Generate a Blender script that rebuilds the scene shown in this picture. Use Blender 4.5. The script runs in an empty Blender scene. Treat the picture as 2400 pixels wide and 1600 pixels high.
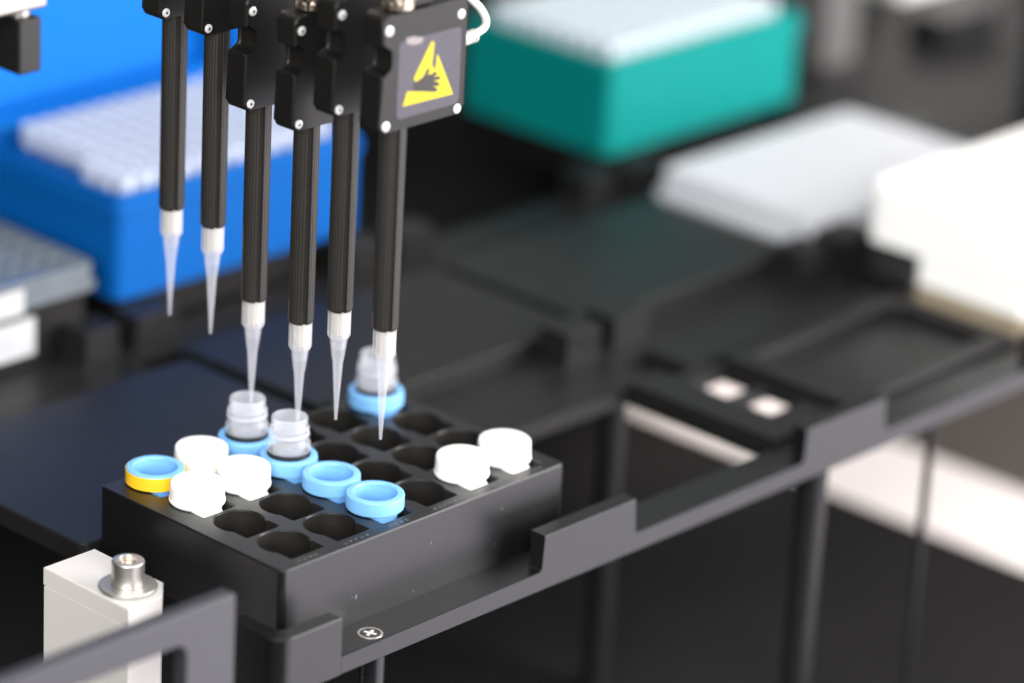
import bpy, bmesh, math, random
from mathutils import Vector, Matrix
from mathutils.geometry import tessellate_polygon
random.seed(7)
S = 0.001                                    # everything below is written in millimetres
scene = bpy.context.scene
C = bpy.data.collections.new("scene"); scene.collection.children.link(C)
PI = math.pi

# ------------------------------------------------------------------ materials
def lin(r, g, b):
    f = lambda c: (c/255/12.92) if c/255 <= .04045 else ((c/255+.055)/1.055)**2.4
    return (f(r), f(g), f(b), 1)

def mat(name, col, rough=.4, metal=0., spec=.5, noise=None, bump=None, coat=0., rvar=.08, sss=0., trans=None, specks=None):
    m = bpy.data.materials.new(name); m.use_nodes = True
    nt = m.node_tree; n = nt.nodes; l = nt.links
    p = n['Principled BSDF']; out = n['Material Output']
    col = tuple(col) if len(col) == 4 else tuple(col)+(1,)
    p.inputs['Base Color'].default_value = col
    p.inputs['Roughness'].default_value = rough
    p.inputs['Metallic'].default_value = metal
    p.inputs['Specular IOR Level'].default_value = spec
    p.inputs['Coat Weight'].default_value = coat
    tc = n.new('ShaderNodeTexCoord')
    if noise:                                 # (scale per metre, amount): mottled colour
        t = n.new('ShaderNodeTexNoise'); t.inputs['Scale'].default_value = noise[0]; t.inputs['Detail'].default_value = 6
        l.new(tc.outputs['Object'], t.inputs['Vector'])
        mx = n.new('ShaderNodeMix'); mx.data_type = 'RGBA'
        k = noise[1]
        mx.inputs['A'].default_value = tuple(c*(1-k) for c in col[:3])+(1,)
        mx.inputs['B'].default_value = tuple(min(1, c*(1+k)) for c in col[:3])+(1,)
        l.new(t.outputs['Fac'], mx.inputs['Factor'])
        src = mx.outputs['Result']
        if specks:                            # dust: sparse light specks
            v = n.new('ShaderNodeTexVoronoi'); v.inputs['Scale'].default_value = specks[0]
            l.new(tc.outputs['Object'], v.inputs['Vector'])
            r2 = n.new('ShaderNodeMapRange'); r2.inputs['From Min'].default_value = .0; r2.inputs['From Max'].default_value = specks[1]
            r2.inputs['To Min'].default_value = 1; r2.inputs['To Max'].default_value = 0
            l.new(v.outputs['Distance'], r2.inputs['Value'])
            m2 = n.new('ShaderNodeMix'); m2.data_type = 'RGBA'
            l.new(r2.outputs['Result'], m2.inputs['Factor']); l.new(src, m2.inputs['A'])
            m2.inputs['B'].default_value = specks[2]
            src = m2.outputs['Result']
        l.new(src, p.inputs['Base Color'])
    if rvar:
        t2 = n.new('ShaderNodeTexNoise'); t2.inputs['Scale'].default_value = 90; t2.inputs['Detail'].default_value = 5
        l.new(tc.outputs['Object'], t2.inputs['Vector'])
        mr = n.new('ShaderNodeMapRange'); mr.inputs['To Min'].default_value = max(.02, rough-rvar); mr.inputs['To Max'].default_value = min(1, rough+rvar)
        l.new(t2.outputs['Fac'], mr.inputs['Value']); l.new(mr.outputs['Result'], p.inputs['Roughness'])
    if bump:                                  # (scale per metre, strength, distance in mm)
        t3 = n.new('ShaderNodeTexNoise'); t3.inputs['Scale'].default_value = bump[0]; t3.inputs['Detail'].default_value = 3
        l.new(tc.outputs['Object'], t3.inputs['Vector'])
        b = n.new('ShaderNodeBump'); b.inputs['Strength'].default_value = bump[1]; b.inputs['Distance'].default_value = bump[2]*S
        l.new(t3.outputs['Fac'], b.inputs['Height']); l.new(b.outputs['Normal'], p.inputs['Normal'])
    if sss:
        p.inputs['Subsurface Weight'].default_value = sss
        p.inputs['Subsurface Radius'].default_value = (.002, .002, .0022)
        p.inputs['Subsurface Scale'].default_value = 1
    if trans:                                 # (clear share, translucent share) of a thin milky wall
        tr = n.new('ShaderNodeBsdfTransparent'); tl = n.new('ShaderNodeBsdfTranslucent')
        tl.inputs['Color'].default_value = col
        m1 = n.new('ShaderNodeMixShader'); m1.inputs[0].default_value = trans[1]
        l.new(p.outputs[0], m1.inputs[1]); l.new(tl.outputs[0], m1.inputs[2])
        m2 = n.new('ShaderNodeMixShader'); m2.inputs[0].default_value = trans[0]
        l.new(m1.outputs[0], m2.inputs[1]); l.new(tr.outputs[0], m2.inputs[2])
        l.new(m2.outputs[0], out.inputs['Surface'])
    return m

M = {}
M['anod'] = mat('black anodised aluminium', (.004, .0041, .0046), .35, spec=.52, noise=(300, .25), bump=(2600, .10, .03), rvar=.06,
                specks=(150, .03, (.35, .35, .35, 1)))
M['anod_deck'] = mat('satin black deck metal', (.010, .0098, .0098), .40, spec=.24, noise=(120, .2), bump=(1500, .08, .05), rvar=.06)
M['hole'] = mat('dusty lightened bore wall', (.012, .0105, .0092), .42, spec=.4, noise=(900, .5), rvar=.06, specks=(900, .07, (.14, .12, .10, 1)))  # dust, plus light inside the bores put into a paler brown base
M['blackplastic'] = mat('black moulded plastic', (.006, .0057, .0054), .44, spec=.25, noise=(260, .2), bump=(2200, .1, .04), rvar=.06)
M['barrel'] = mat('black barrel', (.017, .0152, .0134), .46, spec=.35, noise=(200, .2), bump=(1800, .06, .04), rvar=.07)
M['rubber'] = mat('black rubber', (.008, .008, .008), .5, spec=.35, rvar=.05)
M['bracket'] = mat('grey black bracket paint', (.026, .0255, .031), .42, spec=.55, noise=(200, .15))
M['underdeck'] = mat('matt black shade', (.004, .004, .004), .8, spec=.1)
M['sky'] = mat('sky blue polypropylene', (.17, .41, .74), .38, spec=.45, noise=(160, .05), bump=(900, .03, .05), sss=.15)
M['white'] = mat('white polypropylene', (.86, .86, .83), .36, spec=.45, noise=(120, .02), sss=.15)
M['whitebox'] = mat('white polystyrene box', (.86, .85, .82), .42, spec=.4, noise=(60, .02))
M['yellow'] = mat('yellow band', (.85, .50, .02), .32, spec=.5, noise=(150, .05))
M['tip'] = mat('milky clear polypropylene', (.64, .65, .69), .2, spec=.8, rvar=.04, trans=(.80, .4))
M['collar'] = mat('milky collar', (.74, .73, .73), .28, spec=.6, rvar=.04, trans=(.70, .4))
M['filter'] = mat('white filter plug', (.36, .345, .32), .7, rvar=0)
M['neck'] = mat('clear vial neck', (.74, .76, .80), .2, spec=.65, rvar=.04, trans=(.68, .45))
M['steel'] = mat('steel screw', (.62, .60, .57), .42, metal=1., rvar=.08, noise=(700, .1))
M['armmetal'] = mat('satin arm metal', (.42, .395, .37), .5, metal=1., rvar=.06)
M['screwpaint'] = mat('bright screw head', (.72, .72, .72), .35, metal=.35, rvar=.06)
M['socket'] = mat('dark screw recess', (.05, .045, .04), .5, metal=.5, rvar=.05)
M['brass'] = mat('nickel brass fitting', (.62, .52, .42), .3, metal=1., rvar=.08)
M['coverplate'] = mat('dark grey cover plate', (.030, .029, .034), .45, spec=.35, noise=(260, .25), bump=(2000, .1, .04))
M['film'] = mat('grey label film', (.046, .043, .054), .5, spec=.25, noise=(500, .2), rvar=.1)
M['symbol'] = mat('yellow warning print', (.37, .31, .012), .55, spec=.2, noise=(400, .05))
M['handink'] = mat('dark print', (.022, .019, .020), .5, spec=.25)
M['smudge'] = mat('worn label patch', (.16, .14, .14), .5, noise=(900, .3))
M['cable'] = mat('pale grey cable', (.58, .57, .54), .5, spec=.4, noise=(500, .12))
M['bluebox'] = mat('strong blue plastic', (.0005, .075, .29), .55, spec=.12, noise=(40, .05))
M['bluelid'] = mat('azure lid plastic', (.0005, .11, .42), .6, spec=.08, noise=(40, .05))
M['teal'] = mat('teal plastic', (.0005, .165, .15), .55, spec=.12, noise=(40, .05))
M['tiptray'] = mat('boxed tip plastic', (.41, .46, .57), .5, spec=.45, rvar=.04)
M['tealtip'] = mat('pale boxed tip plastic', (.45, .52, .55), .5, spec=.45, rvar=.04)
M['plategrey'] = mat('pale grey microplate', (.50, .51, .53), .5, spec=.3, noise=(60, .03))
M['clearplate'] = mat('clear grey plate', (.10, .115, .13), .25, spec=.5, noise=(60, .3), rvar=.1)
M['paper'] = mat('white paper label', (.36, .37, .38), .6, noise=(300, .05))
M['tan'] = mat('tan shaded lower body', (.30, .25, .17), .5)
M['ink'] = mat('grey label print', (.30, .32, .36), .7)
M['painted'] = mat('bead blasted light aluminium', (.54, .515, .495), .5, spec=.45, noise=(1800, .07), bump=(3000, .15, .05))
M['floor'] = mat('dark bench surface', (.012, .0117, .0114), .85, spec=.08, noise=(25, .15))
M['brownfloor'] = mat('brown grey bench surface', (.075, .065, .058), .55, spec=.4, noise=(20, .15))
M['pale'] = mat('pale bench strip', (.74, .69, .665), .5, spec=.4, noise=(20, .04))
M['column'] = mat('grey column', (.10, .095, .095), .5, noise=(30, .1))
M['backwall'] = mat('dark grey panel', (.007, .0067, .0064), .55, noise=(15, .2))
M['engrave'] = mat('engraved metal', (.10, .10, .105), .5)

# ------------------------------------------------------------------ geometry helpers (mm)
def finish(bm, name, m, parent=None, loc=(0, 0, 0), smooth=35):
    bmesh.ops.recalc_face_normals(bm, faces=bm.faces)
    o = Vector(loc)
    for v in bm.verts: v.co = (v.co - o)*S if parent is None else v.co*S
    for f in bm.faces: f.smooth = True
    for e in bm.edges:
        if len(e.link_faces) == 2:
            e.smooth = e.calc_face_angle(0) < math.radians(smooth)
    me = bpy.data.meshes.new(name); bm.to_mesh(me); bm.free()
    me.materials.append(m)
    ob = bpy.data.objects.new(name, me); C.objects.link(ob)
    wn = ob.modifiers.new('weighted_normal', 'WEIGHTED_NORMAL'); wn.keep_sharp = True
    if parent is not None: ob.parent = parent
    else: ob.location = o*S
    return ob

def tag(o, label=None, cat=None, group=None, kind=None):
    if label: o['label'] = label
    if cat: o['category'] = cat
    if group: o['group'] = group
    if kind: o['kind'] = kind
    return o

def thing(name, label, cat, loc, group=None, rz=0):
    o = bpy.data.objects.new(name, None); C.objects.link(o)
    o.empty_display_size = .01
    o.location = Vector(loc)*S; o.rotation_euler = (0, 0, rz)
    return tag(o, label, cat, group)

def copy_tree(o, parent=None):
    c = o.copy(); C.objects.link(c)
    if parent is not None: c.parent = parent
    for ch in [x for x in C.objects if x.parent == o]: copy_tree(ch, c)
    return c

def box(bm, x0, x1, y0, y1, z0, z1, bev=.4, seg=2):
    r = bmesh.ops.create_cube(bm, size=1)
    vs = r['verts']
    for v in vs:
        v.co = Vector((x0+(v.co.x+.5)*(x1-x0), y0+(v.co.y+.5)*(y1-y0), z0+(v.co.z+.5)*(z1-z0)))
    if bev:
        es = list({e for v in vs for e in v.link_edges})
        bmesh.ops.bevel(bm, geom=es, offset=bev, segments=seg, profile=.5, affect='EDGES')
    return bm

def new(): return bmesh.new()

def lathe(bm, prof, cx=0, cy=0, seg=48, fn=None):
    rings = []
    for (r, z) in prof:
        if r < 1e-6: rings.append([bm.verts.new((cx, cy, z))])
        else: rings.append([bm.verts.new((cx+r*math.cos(2*PI*i/seg), cy+r*math.sin(2*PI*i/seg), z)) for i in range(seg)])
    for a, b in zip(rings, rings[1:]):
        for i in range(seg):
            j = (i+1) % seg
            if len(a) == 1 and len(b) == 1: continue
            if len(a) == 1: bm.faces.new((a[0], b[i], b[j]))
            elif len(b) == 1: bm.faces.new((a[i], a[j], b[0]))
            else: bm.faces.new((a[i], a[j], b[j], b[i]))
    return bm

def loopverts(bm, pts, z): return [bm.verts.new((p[0], p[1], z)) for p in pts]
def strip(bm, a, b):
    n = len(a)
    for i in range(n):
        j = (i+1) % n
        bm.faces.new((a[i], a[j], b[j], b[i]))
def cap(bm, loops):
    es = []
    for lp in loops:
        for i in range(len(lp)):
            e = bm.edges.get((lp[i], lp[(i+1) % len(lp)])) or bm.edges.new((lp[i], lp[(i+1) % len(lp)]))
            es.append(e)
    bmesh.ops.triangle_fill(bm, use_beauty=True, edges=es)

def rrect(x0, x1, y0, y1, r, grow=0., n=6):
    x0 -= grow; y0 -= grow; x1 += grow; y1 += grow; r = max(.05, r+grow)
    pts = []
    for cx, cy, a0 in ((x1-r, y1-r, 0), (x0+r, y1-r, 90), (x0+r, y0+r, 180), (x1-r, y0+r, 270)):
        for k in range(n+1):
            a = math.radians(a0+90*k/n); pts.append((cx+r*math.cos(a), cy+r*math.sin(a)))
    return pts
def circle(cx, cy, r, grow=0., n=40):
    return [(cx+(r+grow)*math.cos(2*PI*i/n), cy+(r+grow)*math.sin(2*PI*i/n)) for i in range(n)]
def keyhole(cx, cy, grow=0., R=8.2, hw=6.7, dy=10.4, n=36, q=.55):
    """round opening with a square pocket towards -y; the two ridges between them are rounded"""
    R += grow; hw += grow; dy += grow; q = max(.12, q-grow)
    # ridge circle: centre outside the opening, touching circle from outside and the pocket wall
    ex = hw+q; ey = -math.sqrt((R+q)**2-ex*ex)
    a0 = math.atan2(ey, ex)
    pts = []
    def arc(px, py, r, s, e, k):
        for i in range(k+1):
            t = s+(e-s)*i/k; pts.append((cx+px+r*math.cos(t), cy+py+r*math.sin(t)))
    arc(ex, ey, q, PI, a0+PI, 5)                                   # right ridge, from pocket wall round to the circle
    arc(0, 0, R, a0+.01, PI-a0-.01, n)
    arc(-ex, ey, q, -a0, 0, 5)
    c = .8
    arc(-hw+c, -dy+c, c, PI, 1.5*PI, 4); arc(hw-c, -dy+c, c, 1.5*PI, 2*PI, 4)
    return pts

def slab(bm, outer, holes, z0, z1, ch=.4, hole_bottom=None, bottom=True, wall=0):
    """outer(grow) and each hole(grow) return loops with a fixed vertex count; top edge chamfered by ch"""
    t = loopverts(bm, outer(-ch), z1); c1 = loopverts(bm, outer(0), z1-ch); b = loopverts(bm, outer(0), z0)
    strip(bm, t, c1); strip(bm, c1, b)
    tops = [t]; bots = [b]
    for h in holes:
        ht = loopverts(bm, h(ch), z1); hc = loopverts(bm, h(0), z1-ch)
        strip(bm, ht, hc); tops.append(ht)
        zb = z0 if hole_bottom is None else hole_bottom
        hb = loopverts(bm, h(0), zb); n0 = len(bm.faces); strip(bm, hc, hb)
        if wall:
            bm.faces.ensure_lookup_table()
            for q in range(n0, len(bm.faces)): bm.faces[q].material_index = wall
        if hole_bottom is None: bots.append(hb)
        else: cap(bm, [hb])
    cap(bm, tops)
    if bottom: cap(bm, bots)
    return bm

def prism_y(bm, pts, y0, y1, bev=0., seg=3, front=False):
    """closed outline in x,z pulled along y"""
    a = [bm.verts.new((p[0], y0, p[1])) for p in pts]; b = [bm.verts.new((p[0], y1, p[1])) for p in pts]
    strip(bm, a, b)
    fa = bm.faces.new(a); fb = bm.faces.new(list(reversed(b)))
    if bev:
        es = list(fa.edges)+([] if front else list(fb.edges))
        bmesh.ops.bevel(bm, geom=es, offset=bev, segments=seg, profile=.5, affect='EDGES')
    return bm

def tube(bm, path, r, seg=14):
    P = [Vector(p) for p in path]
    # Catmull-Rom refine
    Q = []
    for i in range(len(P)-1):
        p0 = P[max(0, i-1)]; p1 = P[i]; p2 = P[i+1]; p3 = P[min(len(P)-1, i+2)]
        for k in range(8):
            t = k/8
            Q.append(.5*((2*p1)+(-p0+p2)*t+(2*p0-5*p1+4*p2-p3)*t*t+(-p0+3*p1-3*p2+p3)*t**3))
    Q.append(P[-1])
    rings = []
    up = Vector((0, 1, .01))
    for i, q in enumerate(Q):
        d = (Q[min(i+1, len(Q)-1)]-Q[max(i-1, 0)]).normalized()
        s = d.cross(up).normalized(); u = s.cross(d)
        rr = r(i/(len(Q)-1)) if callable(r) else r
        rings.append([bm.verts.new(q+rr*(math.cos(2*PI*k/seg)*s+math.sin(2*PI*k/seg)*u)) for k in range(seg)])
    for a, b in zip(rings, rings[1:]): strip(bm, a, b)
    bm.faces.new(rings[0]); bm.faces.new(rings[-1])
    return bm

# ------------------------------------------------------------------ the vial rack
PX = 19.8
HX = lambda i: 2+PX*i
HY = lambda j: 2+PX*j
rack = thing('vial_rack', 'black metal vial rack with rows of keyhole openings, under the pipettes', 'vial rack', (50, 28, -27))
RO = Vector((50, 28, -27))
def rel(bm, o):
    bmesh.ops.translate(bm, verts=bm.verts, vec=-Vector(o)); return bm
bm = new()
slab(bm, lambda g: rrect(-13.6, 113.6, -13.9, 70.4, 2.2, g),
     [(lambda g, i=i, j=j: keyhole(HX(i), HY(j), g)) for i in range(6) for j in range(4)],
     -27, 0, .45, hole_bottom=-21, wall=1)
rb = finish(rel(bm, RO), 'rack_body', M['anod'], rack); rb.data.materials.append(M['hole'])
# worn engraving along the front edge: small strokes in groups, illegible in the photo
bm = new()
for i in range(6):
    for k in range(5 if i % 2 else 4):
        x = HX(i)-6.5+k*2.3; y = -11.4
        hgt = random.uniform(.9, 1.5)
        box(bm, x, x+.28, y-hgt/2, y+hgt/2, .004, .035, 0)
        if random.random() < .7: box(bm, x+.3, x+1.2, y+hgt/2-.28, y+hgt/2, .004, .035, 0)
        if random.random() < .5: box(bm, x+.3, x+1.0, y-hgt/2, y-hgt/2+.25, .004, .035, 0)
finish(rel(bm, RO), 'engraving', M['engrave'], rack)

# small scuffs on the front face
for (sx, sz, w, h) in ((18.7, -18.4, .45, 1.3), (51.4, -9.9, .3, .8), (44.3, -24.5, .35, .4), (84, -7.5, .3, .6)):
    pts = [(sx+w*random.uniform(.45, 1.1)*math.cos(t), sz+h*random.uniform(.45, 1.1)*math.sin(t)) for t in [2*PI*k/11 for k in range(11)]]
    finish(rel(prism_y(new(), pts, -13.93, -13.904), RO), 'scuff', M['engrave'], rack)

# ------------------------------------------------------------------ vials
def at(bm): return bm
def blue_collar(bm):
    return lathe(bm, [(0, -12), (6.4, -12), (6.75, -11.5), (6.85, 4.7), (7.0, 5.15), (7.2, 5.3), (8.75, 5.3), (9.15, 5.1), (9.38, 4.6), (9.38, .9), (9.2, .4), (8.3, .3), (7.7, .25), (6.95, .25), (6.95, -12.2), (0, -12.2)], seg=64)
def blue_tube(bm):
    return lathe(bm, [(7.0, .2), (7.55, .2), (7.55, -1.4), (7.3, -1.6), (7.3, -19.6), (6.8, -20.2), (0, -20.2)], seg=48)
ring0 = thing('capless_vial', '', 'vial', (0, 0, 0), 'sky blue vials in the rack')
finish(blue_collar(new()), 'collar', M['sky'], ring0); finish(blue_tube(new()), 'tube', M['sky'], ring0)

open0 = thing('open_vial', '', 'vial', (0, 0, 0), 'sky blue vials in the rack')
finish(blue_collar(new()), 'collar', M['sky'], open0); finish(blue_tube(new()), 'tube', M['sky'], open0)
bm = lathe(new(), [(5.2, 4.3), (6.3, 4.3), (6.85, 4.6), (6.95, 5.4), (6.85, 6.2), (6.3, 6.5), (5.2, 6.5), (5.2, 4.3)])
finish(bm, 'seal_ring', M['rubber'], open0)
bm = lathe(new(), [(5.05, -3), (6.2, -3), (6.2, 6.55), (6.85, 6.7), (7.05, 7.2), (7.0, 8.8), (6.7, 9.9), (6.0, 10.5), (5.8, 11.0), (6.35, 11.5), (6.75, 12.3), (6.5, 13.1),
                   (5.85, 13.5), (6.3, 13.9), (6.5, 14.4), (6.0, 14.9), (5.88, 15.4), (5.88, 17.9), (5.7, 18.25), (5.35, 18.25), (5.15, 17.9), (5.05, 15), (5.05, -3)], seg=64)
finish(bm, 'threaded_neck', M['neck'], open0)
# thread helix
bm = new()
tube(bm, [(6.02*math.cos(a), 6.02*math.sin(a), 11.2+2.6*a/(2*PI*1.4)) for a in [k*2*PI*1.4/30 for k in range(31)]], .42, 8)
finish(bm, 'thread', M['neck'], open0)

cap0 = thing('capped_vial', '', 'vial', (0, 0, 0), 'white capped vials in the rack')
bm = lathe(new(), [(0, 6.95), (7.5, 6.95), (8.2, 6.75), (8.55, 6.3), (8.62, 5.6), (8.74, 1.4), (8.95, 1.15), (8.95, .5), (8.6, .18), (0, .18)], seg=64)
finish(bm, 'cap', M['white'], cap0)
bm = lathe(new(), [(0, .14), (7.9, .14), (7.9, -19.4), (7.0, -20.2), (0, -20.2)])
finish(bm, 'tube', M['white'], cap0)
used = set()
def put(proto, i, j, label, dz=0, rz=0):
    o = proto if proto.name not in used else copy_tree(proto)
    used.add(proto.name)
    o.location = Vector((HX(i), HY(j), dz))*S; o['label'] = label; o.rotation_euler.z = rz
    return o
for pz, m in ((ring0, 'sky'), (open0, 'sky'), (cap0, 'white')):
    tb = [c for c in C.objects if c.parent == pz and c.name.startswith('tube')][0]
    k = slab(new(), lambda g: rrect(-6.35, 2.2, -10.0, -3.0, .8, g), [], -19.5, -.25 if m == 'white' else -2.2, .35)
    finish(k, 'lit_wall_filler', M[m], tb)  # added filler block, stands in for the brightly lit tube wall in the pocket
put(ring0, 2, 0, 'hollow sky blue vial without a neck, in the front row beside the engraved rack edge')
put(ring0, 2, 1, 'hollow sky blue vial without a neck, touching an open clear necked vial')
y0 = put(ring0, 0, 3, 'hollow sky blue vial with a yellow band round its collar, at the rack corner')
bm = lathe(new(), [(9.36, .4), (9.55, .45), (9.55, 4.75), (9.36, 4.8), (9.36, .4)], seg=64)
bp = finish(bm, 'band', M['yellow'], y0)
put(open0, 2, 2, 'nearer open clear necked vial, beside the hollow blue ones, tip dipped in')
put(open0, 2, 3, 'open clear necked vial at the rack edge behind a white cap, tip entering it')
put(open0, 5, 3, 'blurred open necked blue vial alone at the far rack corner')
put(cap0, 0, 2, 'white capped vial in front of the yellow banded vial')
put(cap0, 1, 2, 'white capped vial beside the blue collar of an open vial and an empty hole')
put(cap0, 1, 3, 'white capped vial behind the other white caps, beside the yellow banded vial')
put(cap0, 4, 0, 'white capped vial beside an empty hole and the corner white cap')
put(cap0, 5, 0, 'white capped vial at the rack corner farthest from the yellow banded one')

# ------------------------------------------------------------------ pipette channels and tips
AX = 41.6
YS = [99.5, 79.7, 59.8, 38.0, 20.8, .7]
ZT = [35.2, 34.9, 15.4, 14.5, 23.8, 23.7]
RB = 4.15
def barrel_bm():
    bm = new(); n = 144; g = math.radians(-116)
    def rad(a):
        r = RB
        d = abs((a-g+PI) % (2*PI)-PI)
        if d < .15: r -= .95
        elif d < .20: r -= .95*(.20-d)/.05
        for off in (-.95, -.72, -.42, .38, .62):
            d2 = abs((a-g-off+PI) % (2*PI)-PI)
            if d2 < .05: r -= .13*(1-d2/.05)
        return r
    A = [2*PI*i/n for i in range(n)]
    rows = []
    for z, k in ((37.4, .86), (37.9, .97), (38.5, 1.0), (104.0, 1.0)):
        rows.append([bm.verts.new((rad(a)*k*math.cos(a), rad(a)*k*math.sin(a), z)) for a in A])
    for a, b in zip(rows, rows[1:]): strip(bm, a, b)
    bm.faces.new(rows[0]); bm.faces.new(rows[-1])
    return bm
def housing_outline():
    # x from the barrel axis, z from the tip end; notch cut into the side facing the rack's left
    x0, x1, z0, z1 = -10.4, 26, 103.7, 140.5
    r = 2.2; pts = []
    def arc(cx, cz, a0, a1, rr, n=5):
        for k in range(n+1):
            a = math.radians(a0+(a1-a0)*k/n); pts.append((cx+rr*math.cos(a), cz+rr*math.sin(a)))
    arc(x1-r, z1-r, 0, 90, r); arc(x0+r, z1-r, 90, 180, r)
    arc(x0+.5, z0+27.1+.5, 180, 270, .5, 3)
    arc(x0+5.6, z0+27.1-1.3, 90, 0, 1.3, 4)[:0] if False else None
    pts.append((x0+4.2, z0+27.1))
    arc(x0+4.2, z0+23, 90, -90, 1.9, 8) if False else None
    pts += [(x0+5.3, z0+26.2), (x0+5.6, z0+24.5), (x0+5.6, z0+21.0), (x0+5.3, z0+19.4), (x0+4.2, z0+18.6)]
    arc(x0+.5, z0+18.6-.5, 90, 180, .5, 3)
    arc(x0+r, z0+r, 180, 270, r); arc(x1-r, z0+r, 270, 360, r)
    return pts
def screw_bm(x, y, z, r=1.45):
    bm = new()                                # pan head lying on a face whose normal is -y
    prof = [(0, .62), (.52, .62), (.55, .66), (r*.75, .62), (r*.97, .42), (r, .2), (r, -.05), (0, -.05)]
    lathe(bm, prof, seg=28)
    bmesh.ops.rotate(bm, verts=bm.verts, cent=(0, 0, 0), matrix=Matrix.Rotation(PI/2, 3, 'X'))
    bmesh.ops.translate(bm, verts=bm.verts, vec=(x, y, z)); return bm
def recess_bm(x, y, z, r=.5):
    bm = new(); lathe(bm, [(0, .08), (r, .08), (r, -.02), (0, -.02)], seg=6)
    bmesh.ops.rotate(bm, verts=bm.verts, cent=(0, 0, 0), matrix=Matrix.Rotation(PI/2, 3, 'X'))
    bmesh.ops.translate(bm, verts=bm.verts, vec=(x, y-.62, z)); return bm
ch = thing('pipette_channel', '', 'pipette', (0, 0, 0), 'row of black pipette channels')
finish(barrel_bm(), 'barrel', M['barrel'], ch)
finish(lathe(new(), [(0, 29.5), (2.35, 29.5), (2.5, 29.8), (2.7, 37.6), (0, 37.6)], seg=28), 'nozzle', M['filter'], ch)
hz = prism_y(new(), housing_outline(), -4.3, 4.3, 1.1, 4)
finish(hz, 'housing', M['blackplastic'], ch, smooth=50)
SC = [(-7.9, 106.0), (-7.9, 136.0), (23.0, 105.4), (23.0, 135.6)]
for (x, z) in SC:
    s = finish(screw_bm(x, -4.3, z), 'screw', M['screwpaint'], ch)
    finish(recess_bm(x, -4.3, z), 'socket', M['socket'], s)
# inner slide block seen through the notch
bm = box(new(), -4.2, 12, -3.2, 3.2, 141.0, 146, .5)
finish(bm, 'top_mount', M['blackplastic'], ch)
# knurled metal fitting on top
bm = lathe(new(), [(0, 141.0), (4.6, 141.0), (4.9, 141.3), (4.9, 143.2), (4.5, 143.5), (4.3, 144), (4.3, 152), (3.2, 152.5), (3.2, 160), (0, 160)], seg=40)
f0 = finish(bm, 'fitting', M['brass'], ch)
bm = new()
for k in range(10):
    a = 2*PI*k/10
    lathe(bm, [(0, 144.2), (.85, 144.2), (.85, 151.6), (0, 151.6)], 4.5*math.cos(a), 4.5*math.sin(a), 10)
finish(bm, 'knurl', M['brass'], f0)

WH = ['farthest pipette of the row, raised high, with its empty tip before the blue tip box',
      'second farthest pipette of the row, raised as high as the farthest one',
      'third pipette from the far end, its tip entering the farther open vial',
      'lowest pipette of the row, dipping into the nearer open vial',
      'pipette between the lowest one and the one with the warning label',
      'black pipette with the yellow hand warning label, nearest of the row']
chans = []
for k in range(6):
    o = ch if k == 0 else copy_tree(ch)
    o.location = Vector((AX, YS[k], ZT[k]))*S
    o['label'] = WH[k]; chans.append(o)
# the label, cover plate and cable belong to the nearest channel only
c6 = chans[5]; O6 = Vector((AX, YS[5], ZT[5]))
def flat_y(pts, y0, y1, name, m, parent):
    bm = new(); a = [bm.verts.new((p[0], y0, p[1])) for p in pts]; b = [bm.verts.new((p[0], y1, p[1])) for p in pts]
    strip(bm, a, b)
    for t in tessellate_polygon([[Vector((p[0], p[1], 0)) for p in pts]]):
        bm.faces.new([a[i] for i in t]); bm.faces.new([b[i] for i in reversed(t)])
    return finish(rel(bm, O6), name, m, parent)
yf = YS[5]-4.3
film = flat_y(rrect(38.2, 65.3, 130.8, 155.4, 1.8), yf-.10, yf-.006, 'warning_label', M['film'], c6)
tri = [(52.2, 153.1), (53.4, 152.5), (53.1, 148.5), (52.7, 145.9), (53.9, 143.3), (54.6, 145.5), (54.7, 148.4), (55.1, 148.3), (58.7, 141.7), (62.6, 134.2), (40.8, 134.7), (42.5, 139.1), (49.3, 137.7), (53.0, 136.9), (52.7, 141.2), (52.7, 142.2), (51.1, 141.9), (49.4, 142.7), (48.3, 142.1), (47.3, 141.2), (45.7, 141.6), (45.1, 142.7), (48.7, 148.1)]
hand = [(48.3, 142.1), (49.4, 142.8), (50.7, 144.9), (52.0, 144.0), (51.0, 142.7), (52.3, 142.6), (54.5, 143.1), (55.3, 142.0), (53.5, 141.6), (56.4, 141.2), (56.7, 140.1), (53.6, 140.2), (56.3, 139.2), (56.3, 138.1), (53.5, 138.5), (55.7, 137.4), (55.2, 136.4), (51.8, 137.1), (48.9, 137.8), (45.3, 138.7), (45.1, 141.2)]
flat_y(tri, yf-.14, yf-.104, 'warning_triangle', M['symbol'], film)
flat_y(hand, yf-.16, yf-.142, 'hand_symbol', M['handink'], film)
flat_y([(41.1, 156.2), (44.6, 156.1), (48.7, 154.9), (48.0, 153.5), (44.8, 153.3), (41.6, 154.2)], yf-.13, yf-.104, 'worn_patch', M['smudge'], film)
bm = new()
tube(bm, [(68.5, 8, 172), (71.0, 4, 166), (73.5, 3, 162.4), (76.7, 3, 159.6), (80.5, 3, 156.2), (82.9, 3, 152.6), (82.6, 3, 150.2), (79.8, 3, 149.0), (76.8, 3, 148.4), (74.0, 3, 148.0), (66.5, 2.5, 147.6)],
     lambda t: 1.25 if t < .72 else 1.25+.75*min(1, (t-.72)/.18), 16)
cb = finish(rel(bm, O6), 'cable', M['cable'], c6)
bm = new()
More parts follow.
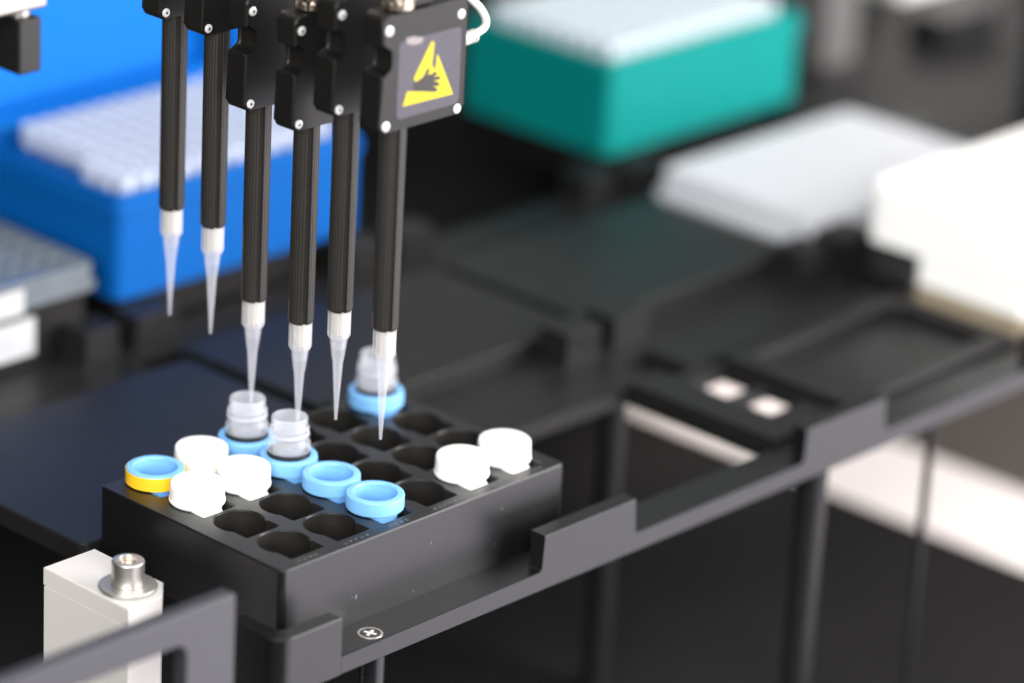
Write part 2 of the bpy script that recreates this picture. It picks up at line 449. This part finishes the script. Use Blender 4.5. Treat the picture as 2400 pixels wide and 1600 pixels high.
for k in range(5):
    lathe(bm, [(1.7, -.25), (2.15, -.2), (2.15, .2), (1.7, .25)], seg=18)
    vs = [v for v in bm.verts if not v.tag]
    bmesh.ops.rotate(bm, verts=vs, cent=(0, 0, 0), matrix=Matrix.Rotation(PI/2, 3, 'Y'))
    bmesh.ops.translate(bm, verts=vs, vec=(71.0+1.7*k, 2.9, 147.8+.12*k))
    for v in vs: v.tag = True
finish(rel(bm, O6), 'strain_relief', M['cable'], cb)

# disposable tips, one on each channel
tp = thing('pipette_tip', '', 'pipette tip', (0, 0, 0), 'tips fitted on the pipettes')
bm = lathe(new(), [(.22, 0), (.5, 0), (.58, 1.5), (.98, 8.0), (1.2, 11), (1.75, 19.8), (2.1, 21.6), (2.9, 27.6), (2.95, 28.2),
                   (2.45, 28.2), (1.7, 21.8), (1.4, 19.8), (.85, 11), (.62, 8), (.25, 1.5), (.22, 0)], seg=40)
finish(bm, 'tip_cone', M['tip'], tp)
bm = lathe(new(), [(2.5, 28.2), (3.1, 28.15), (3.4, 28.5), (3.5, 30), (3.62, 36.6), (3.78, 36.9), (3.78, 37.35), (3.3, 37.4), (3.1, 36.5), (3.0, 30), (2.5, 28.2)], seg=48)
co = finish(bm, 'collar', M['collar'], tp)
bm = new()
for k in range(12):
    a = 2*PI*k/12+.1
    t = new(); box(t, 3.35, 3.72, -.17, .17, 28.9, 36.4, .08, 1)
    bmesh.ops.rotate(t, verts=t.verts, cent=(0, 0, 0), matrix=Matrix.Rotation(a, 3, 'Z'))
    me = bpy.data.meshes.new('tmp'); t.to_mesh(me); t.free(); bm.from_mesh(me); bpy.data.meshes.remove(me)
finish(bm, 'rib', M['collar'], co)
finish(lathe(new(), [(0, 24.5), (2.2, 24.5), (2.45, 28.4), (0, 28.4)], seg=24), 'filter', M['tip'], tp)
TW = ['empty tip on the farthest pipette, hanging before the blue tip box',
      'tip on the second farthest pipette, hanging before the dark deck under the blue box',
      'tip reaching into the farther open vial beside the white caps',
      'tip dipped deepest, into the open vial next to the hollow blue vials',
      'tip hanging over an empty hole between the dipped tip and the nearest tip',
      'tip under the pipette with the warning label, in front of the far blue vial']
for k in range(6):
    o = tp if k == 0 else copy_tree(tp)
    o.location = Vector((AX, YS[k], ZT[k]))*S; o['label'] = TW[k]; o.rotation_euler.z = .4*k

# ------------------------------------------------------------------ deck rails (front faces look along -y)
PR = 112.0; PC = 133.7
def rail(k, name, label, x0, x1, tabs):
    yf = -28+PR*k
    yb = yf+16; yfr = yf if k == 0 else 57+PR*(k-1)
    o = thing(name, label, 'rail', ((x0+x1)/2, yf, -33), 'black rails of the deck')
    base = Vector(((x0+x1)/2, yf, -33))
    # front outline with recesses between raised tabs, then one body
    bm = new()
    pts = []
    zt, zf, zb = -14.0, -27.0, -33.4
    r = 1.6
    xs = []
    cur = x0
    pts.append((x0, zb))
    first = True
    for (a, b) in tabs:
        if a > x0+.1:
            if first: pts.append((x0, zf))
            pts += [(a-r, zf), (a-r*.3, zf+r*.3), (a, zf+r), (a, zt)]
        else: pts.append((x0, zt))
        if b < x1-.1:
            pts += [(b, zt), (b, zf+r), (b+r*.3, zf+r*.3), (b+r, zf)]
        else: pts.append((x1, zt))
        first = False
    if tabs[-1][1] < x1-.1: pts.append((x1, zf))
    pts.append((x1, zb))
    prism_y(bm, pts, yf, yf+(6 if k == 0 else 14), .35, 2, front=True)
    finish(rel(bm, base), 'tab_strip', M['anod_deck'] if k else M['anod'], o)
    bm = box(new(), x0+.1, x1-.1, yf+6.0, yb if k == 0 else yf+16, zb+.05, zf-.004, 0)
    if k:                                     # wide bar behind the previous row's window: stops short of the tab strip
        bm.free(); bm = new(); cx = x0+.1
        for g0, g1 in [(106+PC*n, 127+PC*n) for n in range(4)]+[(x1-.1, 0)]:
            if g0-cx > 8: box(bm, cx, g0, yfr, yf-.02, zb+.05, zf, .35)
            if g1: box(bm, g0+.02, g1-.02, yf-6, yf-.03, zb+.06, zf-.02, .35); box(bm, g0+.02, g1-.02, yfr+.1, yf-6.05, zb+.06, zb+1.5, .1); cx = g1
        pass
        box(bm, x0+.1, x1-.1, yf+14.02, yf+16, zb+.05, zf, .35)
    finish(rel(bm, base), 'bar', M['anod_deck'] if k else M['anod'], o)
    return o, base
TABS = [(89.6, 134.2), (223.3, 268), (357, 401.7), (490.7, 535)]
fr, fb = rail(0, 'deck_rail', 'black rail with raised tabs along the front of the vial rack, nearest the camera', -1.2, 560, TABS)
# rounded corner tab that wraps round the rail's end beside the rack
def corner(g):
    pts = []
    def arc(cx, cy, r, a0, a1, n=8):
        for k in range(n+1):
            t = math.radians(a0+(a1-a0)*k/n); pts.append((cx+r*math.cos(t), cy+r*math.sin(t)))
    arc(-22, -22, 6+g, 180, 270)
    pts += [(-1.22+g, -28-g), (-1.22+g, -22+g)]
    arc(-19, -19, 3-g, 270, 180, 6)
    pts += [(-22+g, -6+g), (-28-g, -6+g)]
    return pts
bm = slab(new(), corner, [], -33.4, -14.0, .4)
finish(rel(bm, fb), 'corner_tab', M['anod'], fr)
bm = box(new(), -21.9, -1.3, -21.9, -12, -33.3, -27, .3)
finish(rel(bm, fb), 'corner_floor', M['anod'], fr)
# countersunk screw in the recess
bm = lathe(new(), [(3.35, -.1), (3.35, .14), (3.95, .14), (4.05, .04), (4.05, -.1), (3.35, -.1)], 16.6, -22.6, 48)
bmesh.ops.translate(bm, verts=bm.verts, vec=(0, 0, -26.98))
sc = finish(rel(bm, fb), 'screw', M['steel'], fr, smooth=15)
bm = lathe(new(), [(0, .05), (3.33, .05), (3.33, -.1), (0, -.1)], 16.6, -22.6, 48)
bmesh.ops.translate(bm, verts=bm.verts, vec=(0, 0, -26.98))
finish(rel(bm, fb), 'recess', M['socket'], sc, smooth=15)
bm = new()
for a in (0.35, .35+PI/2):
    t = new(); box(t, -2.1, 2.1, -.5, .5, 0, .06, 0)
    bmesh.ops.rotate(t, verts=t.verts, cent=(0, 0, 0), matrix=Matrix.Rotation(a, 3, 'Z'))
    bmesh.ops.translate(t, verts=t.verts, vec=(16.6, -22.6, -26.87+.008*(a > 1)))
    me = bpy.data.meshes.new('tmp'); t.to_mesh(me); t.free(); bm.from_mesh(me); bpy.data.meshes.remove(me)
finish(rel(bm, fb), 'cross_slot', M['screwpaint'], sc)
rail(1, 'deck_rail', 'black rail with raised tabs behind the vial rack, between it and the black deck plates', 113, 560, [(113, 121), (128, 134.2), (223.3, 241), (249, 268), (357, 374), (382, 401.7), (490.7, 535)])
rail(2, 'deck_rail', 'black rail with raised tabs passing in front of the blue and teal tip boxes', -14, 560, [(89.6, 105), (114, 134.2), (223.3, 241), (249, 268), (357, 374), (382, 401.7), (490.7, 535)])
# short cross pieces joining the rails
def crossbar(x0, x1, y0, y1, z1, label):
    bm = box(new(), x0, x1, y0, y1, -33.2, z1, .5)
    o = finish(bm, 'cross_piece', M['anod_deck'], None, ((x0+x1)/2, (y0+y1)/2, -33.2))
    return tag(o, label, 'cross piece', 'black cross pieces between the deck rails')
crossbar(227, 244, -11.9, 56.9, -24.5, 'black cross piece beside the pale strip, between front rail and middle rail')

crossbar(244.1, 269.9, 48, 56.9, -28, 'black bridge block joining the cross piece to the middle rail')
crossbar(244.1, 269.9, 26.5, 30, -28, 'narrow black bridge splitting the pale strip beside the low deck plate')
crossbar(244.1, 269.9, -11.9, 9, -27.5, 'black bridge block behind the raised rail tab, at the end of the pale strip')
# ------------------------------------------------------------------ black plates lying in the deck positions
def deck_plate(x0, x1, y0, y1, z0, z1, label):
    bm = slab(new(), lambda g: rrect(x0, x1, y0, y1, 3, g), [], z0, z1, .5)
    o = finish(bm, 'deck_plate', M['anod_deck'], None, ((x0+x1)/2, (y0+y1)/2, z0))
    return tag(o, label, 'deck plate', 'flat black deck plates')
deck_plate(-19, 112, 72, 167, -26.9, -20, 'flat black deck plate behind the vial rack on the blue box side')
deck_plate(118, 247, 99.5, 176, -26.9, -20, 'flat black deck plate behind the nearest pipette, in the middle of the deck')
deck_plate(270, 380, -11.6, 56.6, -33.1, -29, 'flat black deck plate set low beside the white box, before the middle rail')
bm = slab(new(), lambda g: rrect(274, 376, -8, 53, 3, g), [lambda g: rrect(283, 367, 1, 44, 3, g)], -28.9, -25, .5)
tag(finish(bm, 'adapter_frame', M['anod_deck'], None, (325, 22, -29)), 'open black adapter frame lying on the low deck plate beside the white box', 'frame')
deck_plate(251.5, 374, 99.5, 176, -26.9, -20, 'flat black deck plate below the teal tip box, beside the grey microplate')

# ------------------------------------------------------------------ support posts
def post(x, y, r, z0, z1, label, m):
    bm = lathe(new(), [(0, z1), (r, z1), (r, z0+3), (r*1.25, z0+2.9), (r*1.25, z0), (0, z0)], x, y, 32)
    o = finish(bm, 'support_post', m, None, (x, y, z0))
    return tag(o, label, 'post', 'round posts holding up the deck')
post(18.1, -22.5, 4.0, -150, -33.5, 'round black post under the front rail below its screw', M['anod'])
post(226, 63, 5.0, -150, -33.5, 'round dark post under the middle rail behind the white capped vials', M['anod_deck'])
post(237.5, -21.5, 5.4, -150, -33.5, 'round dark post under the front rail beside the white floor strip', M['anod_deck'])
post(301, -25, 1.6, -150, -33.5, 'thin black post crossing the white floor strip', M['anod_deck'])

# ------------------------------------------------------------------ clamp block at the deck's left edge
cb0 = Vector((-36, 38, -34))
clamp = thing('clamp_block', 'light grey metal clamp block with a socket head screw, beside the vial rack', 'clamp', cb0)
outl = [(-25.8, 58.4), (-46.6, 58.4), (-46.6, 18.7), (-33.0, 18.7), (-25.8, 26.0)]
def off(pts, g):
    n = len(pts); res = []
    for i in range(n):
        p0, p1, p2 = (Vector(pts[i-1]), Vector(pts[i]), Vector(pts[(i+1) % n]))
        d1 = (p1-p0).normalized(); d2 = (p2-p1).normalized()
        n1 = Vector((d1.y, -d1.x)); n2 = Vector((d2.y, -d2.x))
        b = (n1+n2).normalized(); res.append(tuple(p1+b*(g/max(.3, b.dot(n1)))))
    return res
bm = slab(new(), lambda g: off(outl, g), [], -20.0, -14.0, .35)
finish(rel(bm, cb0), 'clamp_plate', M['painted'], clamp)
bm = slab(new(), lambda g: off(outl, g-.12), [], -75, -20.3, .35)
finish(rel(bm, cb0), 'base_block', M['painted'], clamp)
WX, WY = -36.6, 30.4
bm = lathe(new(), [(0, -13.98), (8.9, -13.98), (9.15, -13.75), (9.15, -13.0), (8.9, -12.75), (4.0, -12.72), (0, -12.72)], WX, WY, 48)
finish(rel(bm, cb0), 'washer', M['steel'], clamp)
bm = lathe(new(), [(0, -12.7), (4.9, -12.7), (5.1, -12.4), (5.1, -5.0), (4.9, -4.7), (4.5, -4.5), (3.1, -4.45), (3.0, -4.6), (2.95, -6.6), (0, -6.6)], WX, WY, 48)
s = finish(rel(bm, cb0), 'cap_screw', M['steel'], clamp)
bm = new()
vt = []
hexp = [(WX+2.85*math.cos(PI*k/3+.3), WY+2.85*math.sin(PI*k/3+.3)) for k in range(6)]
a = loopverts(bm, hexp, -6.2); b = loopverts(bm, hexp, -6.55); strip(bm, a, b); bm.faces.new(a); bm.faces.new(b)
finish(rel(bm, cb0), 'hex_socket', M['brass'], s)

# ------------------------------------------------------------------ blurred bracket in front
bm = new()
def brk(pts, y0, y1): return prism_y(new(), pts, y0, y1, .5, 2)
# plate with an open window: outer outline minus slot
def xz_slab(outer, holes, y0, y1, ch):
    bm = slab(new(), outer, holes, y0, y1, ch)     # built in x,z then laid upright
    for v in bm.verts: v.co = Vector((v.co.x, -v.co.z, v.co.y))
    return bm
bm = xz_slab(lambda g: rrect(-190, -54.4, -80, 14.5, 1.6, g), [lambda g: rrect(-170, -73.8, -70, 4.2, 4, g)], 32, 37, .5)
bk = finish(bm, 'bracket_plate', M['bracket'], None, (-120, -36, -80))
tag(bk, 'blurred grey black bracket plate with a slot, in front of the light grey clamp block', 'bracket')

# ------------------------------------------------------------------ gripper arm, upper left
g0 = Vector((40, 170, 100))
gr = thing('gripper_arm', 'silver arm with a hanging black finger before the blue lid', 'gripper arm', g0)
finish(rel(box(new(), -80, 41.6, 161.5, 179, 125.2, 138, 1.5, 3), g0), 'arm_bar', M['armmetal'], gr)
bm = lathe(new(), [(0, 125.1), (3.6, 125.1), (3.6, 121.4), (0, 121.4)], 41.6-4.5, 171.2, 28)
finish(rel(bm, g0), 'neck', M['steel'], gr)
finish(rel(box(new(), 32, 41.6, 164.6, 178, 102.5, 121.3, .8, 3), g0), 'finger', M['rubber'], gr)
finish(rel(box(new(), 18, 31, 200, 214, 104, 125, 2, 3), g0), 'rear_finger', M['rubber'], gr)
finish(rel(box(new(), 18, 31, 179.1, 214, 125.2, 130, 1, 2), g0), 'rear_bridge', M['steel'], gr)

# ------------------------------------------------------------------ tip boxes with their tips
def tip_box(name, label, x0, y0, mbox, mtray, mfoot, z0=-13, z1=27, lid=None):
    x1 = x0+124; y1 = y0+84
    b0 = Vector(((x0+x1)/2, (y0+y1)/2, -27))
    o = thing(name, label, 'tip box', b0, 'boxes of pipette tips')
    bm = slab(new(), lambda g: rrect(x0, x1, y0, y1, 4, g), [lambda g: rrect(x0+3.5, x1-3.5, y0+3.5, y1-3.5, 3, g)], z0, z1, .9, hole_bottom=z1-5)
    finish(rel(bm, b0), 'box', mbox, o)
    bm = slab(new(), lambda g: rrect(x0-1.2, x1+1.2, y0-1.2, y1+1.2, 4.5, g), [lambda g: rrect(x0-.02, x1+.02, y0-.02, y1+.02, 4, g)], z1-8, z1-3.2, .6)
    finish(rel(bm, b0), 'rim', mbox, o)
    bm = box(new(), x0+3, x1-3, y0+3, y1-3, -26.9, z0-.03, .8)
    finish(rel(bm, b0), 'foot', mfoot, o)
    if lid:
        t = new(); w0, w1, h = x0-8, x1+24, 118
        pts = [(w0, 0), (w1, 0), (w1, h), (w0, h)]
        slab(t, lambda g: rrect(w0, w1, 0, h, 5, g), [lambda g: rrect(w0+5, w1-5, 5, h-5, 4, g)], 0, 22, .9, hole_bottom=2.5)
        for v in t.verts: v.co = Vector((v.co.x, -v.co.z, v.co.y))
        bmesh.ops.rotate(t, verts=t.verts, cent=(0, 0, 0), matrix=Matrix.Rotation(math.radians(-14), 3, 'X'))
        bmesh.ops.translate(t, verts=t.verts, vec=(0, y1+25, z1-7))
        finish(rel(t, b0), 'lid', lid, o)
    return o
tip_box('blue_tip_box', 'strong blue tip box with its lid standing open, behind the farthest pipettes', 117, 211, M['bluebox'], None, M['blackplastic'], lid=M['bluelid'])
tip_box('teal_tip_box', 'teal tip box full of pale tips, behind the nearest pipette', 379.5, 206.5, M['teal'], None, M['blackplastic'])
def boxed_tips(x0, y0, z, m, label, group, skip):
    bm = lathe(new(), [(0, z-1.2), (1.7, z-1.2), (2.0, z+6.6), (3.6, z+7), (4.0, z+6.6), (3.9, z), (2.6, z-.2), (2.4, z-4.9), (0, z-4.9)], seg=16)
    p = finish(bm, 'boxed_tip', m, None, (0, 0, 0)); tag(p, label, 'pipette tip', group)
    first = True
    for i in range(12):
        for j in range(8):
            if skip(i, j): continue
            o = p if first else p.copy()
            if not first: C.objects.link(o)
            first = False
            o.location = Vector((x0+12.5+9*i, y0+10.5+9*j, 0))*S
boxed_tips(117, 211, 24, M['tiptray'], 'pale pipette tip standing in the blue tip box', 'pale tips in the blue tip box', lambda i, j: (i == 0 and j > 2))
boxed_tips(379.5, 206.5, 25, M['tealtip'], 'pale pipette tip standing in the teal tip box', 'pale tips in the teal tip box', lambda i, j: False)

# ------------------------------------------------------------------ grey microplate, white box
m0 = Vector((447, 140, -27))
mp = thing('microplate', 'flat pale grey microplate between the teal tip box and the white box', 'microplate', m0)
finish(rel(slab(new(), lambda g: rrect(382, 508, 97, 182, 4, g), [], -26.9, -20, .8), m0), 'skirt', M['plategrey'], mp)
finish(rel(slab(new(), lambda g: rrect(384, 506, 99, 180, 4, g), [], -19.98, -11, .8), m0), 'lid', M['plategrey'], mp)

w0 = Vector((446, 28, -27))
wb = thing('white_box', 'glossy white box with a stepped base on the right of the deck', 'box', w0)
finish(rel(slab(new(), lambda g: rrect(380, 508, -14, 71, 5, g), [], -9, 15, 1.5), w0), 'upper_box', M['whitebox'], wb)
finish(rel(slab(new(), lambda g: rrect(380.5, 507, -6, 46, 3, g), [], -20, -9.02, .8), w0), 'base', M['whitebox'], wb)
finish(rel(box(new(), 381.0, 505, -4, 45, -28.9, -20.02, .6), w0), 'foot', M['tan'], wb)  # lower body of the white box, its shade put into the tan

# ------------------------------------------------------------------ plates at the left edge
def labelled(name, label, z0, z1, mm, lz0, lz1, lx1, ltext):
    p0 = Vector((50, 250, z0))
    o = thing(name, label, 'plate', p0, 'plates stacked at the left edge')
    if mm is M['clearplate']:
        finish(rel(slab(new(), lambda g: rrect(-14, 105, 209, 294, 4, g), [(lambda g, i=i, j=j: circle(-4+9*i, 219+9*j, 3.2, g, 14)) for i in range(12) for j in range(8)], z0, z1, .5, hole_bottom=z1-6), p0), 'plate_body', mm, o)
        finish(rel(slab(new(), lambda g: rrect(-15.2, 106.2, 207.8, 295.2, 4.5, g), [lambda g: rrect(-14.05, 105.05, 208.95, 294.05, 4, g)], z0+.5, z0+3.5, .5), p0), 'lid_edge', mm, o)
    else:
        finish(rel(slab(new(), lambda g: rrect(-13, 103, 210, 293, 4, g), [], z0, z1, .8), p0), 'carrier', mm, o)
    yl = 207.75 if mm is M['clearplate'] else 209.95
    finish(rel(box(new(), 10, lx1, yl-.4, yl, lz0, lz1, .15, 1), p0), 'label', M['paper'], o)
    pl = [c for c in C.objects if c.parent == o and c.name.startswith('label')][0]
    bm = new()
    for k in range(4):
        box(bm, lx1-22+k*3.2, lx1-20.4+k*3.2, yl-.45, yl-.405, (lz0+lz1)/2-2.2, (lz0+lz1)/2+1.6, 0)
    finish(rel(bm, p0), 'print', M['ink'], pl)
    return o
labelled('labelled_carrier', 'black plate carrier with a white label, under the clear grey plate', -26.9, -4.0, M['blackplastic'], -22.4, -8.0, 77.2, '')
labelled('clear_plate', 'clear grey plate with a white label, on top of the black carrier', -3.9, 6.5, M['clearplate'], -4.9, 4.9, 70.2, '')

# ------------------------------------------------------------------ surfaces below and behind
def sheet(name, x0, x1, y0, y1, z, m, label=None):
    bm = new(); vs = [bm.verts.new(p) for p in ((x0, y0, z), (x1, y0, z), (x1, y1, z), (x0, y1, z))]; bm.faces.new(vs)
    o = finish(bm, name, m, None, ((x0+x1)/2, (y0+y1)/2, z)); return tag(o, kind='structure')
sheet('floor', -900, 2600, -100, 2600, -156, M['floor'])
sheet('bench_floor', -300, 433, -100, 700, -150, M['floor'])
sheet('pale_strip', 435, 500, -100, 700, -150, M['pale'])
sheet('brown_floor', 502, 900, -100, 700, -150, M['brownfloor'])
bm = box(new(), -14, 515, 213, 640, -60, -45, .5)  # black plate added to give the shadow in the empty nest
tag(finish(bm, 'shade_underdeck', M['underdeck'], None, (250, 426, -60)), 'black plate added as the shade of the empty deck position under the teal tip box', 'deck')
bm = box(new(), 516, 1100, 80, 640, -40, -30, .5)
tag(finish(bm, 'deck_surface', M['backwall'], None, (800, 360, -40)), 'dark grey instrument deck surface stretching away behind the white box', 'deck')
bm = slab(new(), lambda g: rrect(588, 612, 258, 282, 2, g), [], -29.9, 260, .5)
tag(finish(bm, 'support_column', M['column'], None, (600, 270, -30)), 'tall grey column standing behind the teal tip box', 'column')
bm = box(new(), 1100.5, 1120, -300, 1000, -156, 600, 1)
tag(finish(bm, 'back_panel', M['backwall'], None, (1110, 350, -156)), 'dark instrument back panel far behind the deck', 'panel')
bm = box(new(), 655, 700, 240, 262, -29.9, -14, .8)
tag(finish(bm, 'locating_tab', M['anod_deck'], None, (678, 250, -30)), 'small dark locating tab behind the grey microplate, below a white corner', 'tab')
bm = box(new(), 706, 800, 304, 380, -29.9, 120, 3)
tag(finish(bm, 'white_container', M['whitebox'], None, (753, 342, -30)), 'white container at the top edge, its corner just visible behind the grey microplate', 'container')
bm = box(new(), 578, 600, 128, 142, -29.9, 60, .8)
tag(finish(bm, 'upright_bar', M['anod_deck'], None, (589, 135, -30)), 'dark upright bar at the right edge above the white box', 'bar')

# ------------------------------------------------------------------ camera
f_px = 8859.93551
cam = bpy.data.cameras.new('camera'); co_ = bpy.data.objects.new('camera', cam); scene.collection.objects.link(co_)
fwd = Vector((0.68859356, 0.62236285, -0.37216042)); right = Vector((0.68460087, -0.72715482, 0.05067063)); upv = Vector((0.23908273, 0.28967282, 0.92678428))
mw = Matrix((right, upv, -fwd)).transposed().to_4x4()
mw.translation = Vector((-738.927729, -758.016645, 495.218197))*S
co_.matrix_world = mw
cam.sensor_width = 36; cam.lens = f_px/2400*36
cam.clip_start = .05; cam.clip_end = 50
cam.dof.use_dof = True; cam.dof.focus_distance = 1.186; cam.dof.aperture_fstop = 3.6; cam.dof.aperture_blades = 9
scene.camera = co_

# ------------------------------------------------------------------ light: a bright window-like panel from the front right, a soft ceiling panel
def area(name, loc, target, sx, sy, power, col):
    L = bpy.data.lights.new(name, 'AREA'); L.shape = 'RECTANGLE'; L.size = sx*S; L.size_y = sy*S; L.energy = power; L.color = col
    o = bpy.data.objects.new(name, L); scene.collection.objects.link(o)
    o.location = Vector(loc)*S
    d = (Vector(target)-Vector(loc)).normalized()
    o.rotation_euler = d.to_track_quat('-Z', 'Y').to_euler()
    return o
area('key_panel', (820, -800, 380), (80, 40, 0), 1100, 900, 46, (1, .96, .965))
area('ceiling_panel', (60, 20, 750), (60, 30, 0), 700, 600, 4.5, (.97, .985, 1))
area('low_panel', (720, -800, -480), (60, -20, -10), 2000, 900, 16, (.96, .91, 1))
area('rear_panel', (950, 880, 560), (200, 120, -20), 1000, 600, 1.15, (1, .985, .96))
area('front_panel', (-780, -640, 520), (40, 40, 0), 1000, 700, 30, (1, .985, .96))
u = area('strip_fill_light', (466, 205, -62), (448, 200, -150), 50, 170, .06, (1, .93, .90)); u.data.spread = math.radians(80)  # added fill light hidden below the deck, only to brighten the pale strip
w = bpy.data.worlds.new('World'); scene.world = w; w.use_nodes = True
w.node_tree.nodes['Background'].inputs['Color'].default_value = (.9, .95, 1, 1)
w.node_tree.nodes['Background'].inputs['Strength'].default_value = .03

scene.view_settings.view_transform = 'Standard'; scene.view_settings.look = 'None'
scene.view_settings.exposure = 0; scene.view_settings.gamma = 1
scene.render.engine = 'CYCLES'
scene.cycles.use_denoising = True
scene.cycles.max_bounces = 10; scene.cycles.transparent_max_bounces = 24
scene.cycles.caustics_reflective = False; scene.cycles.caustics_refractive = False
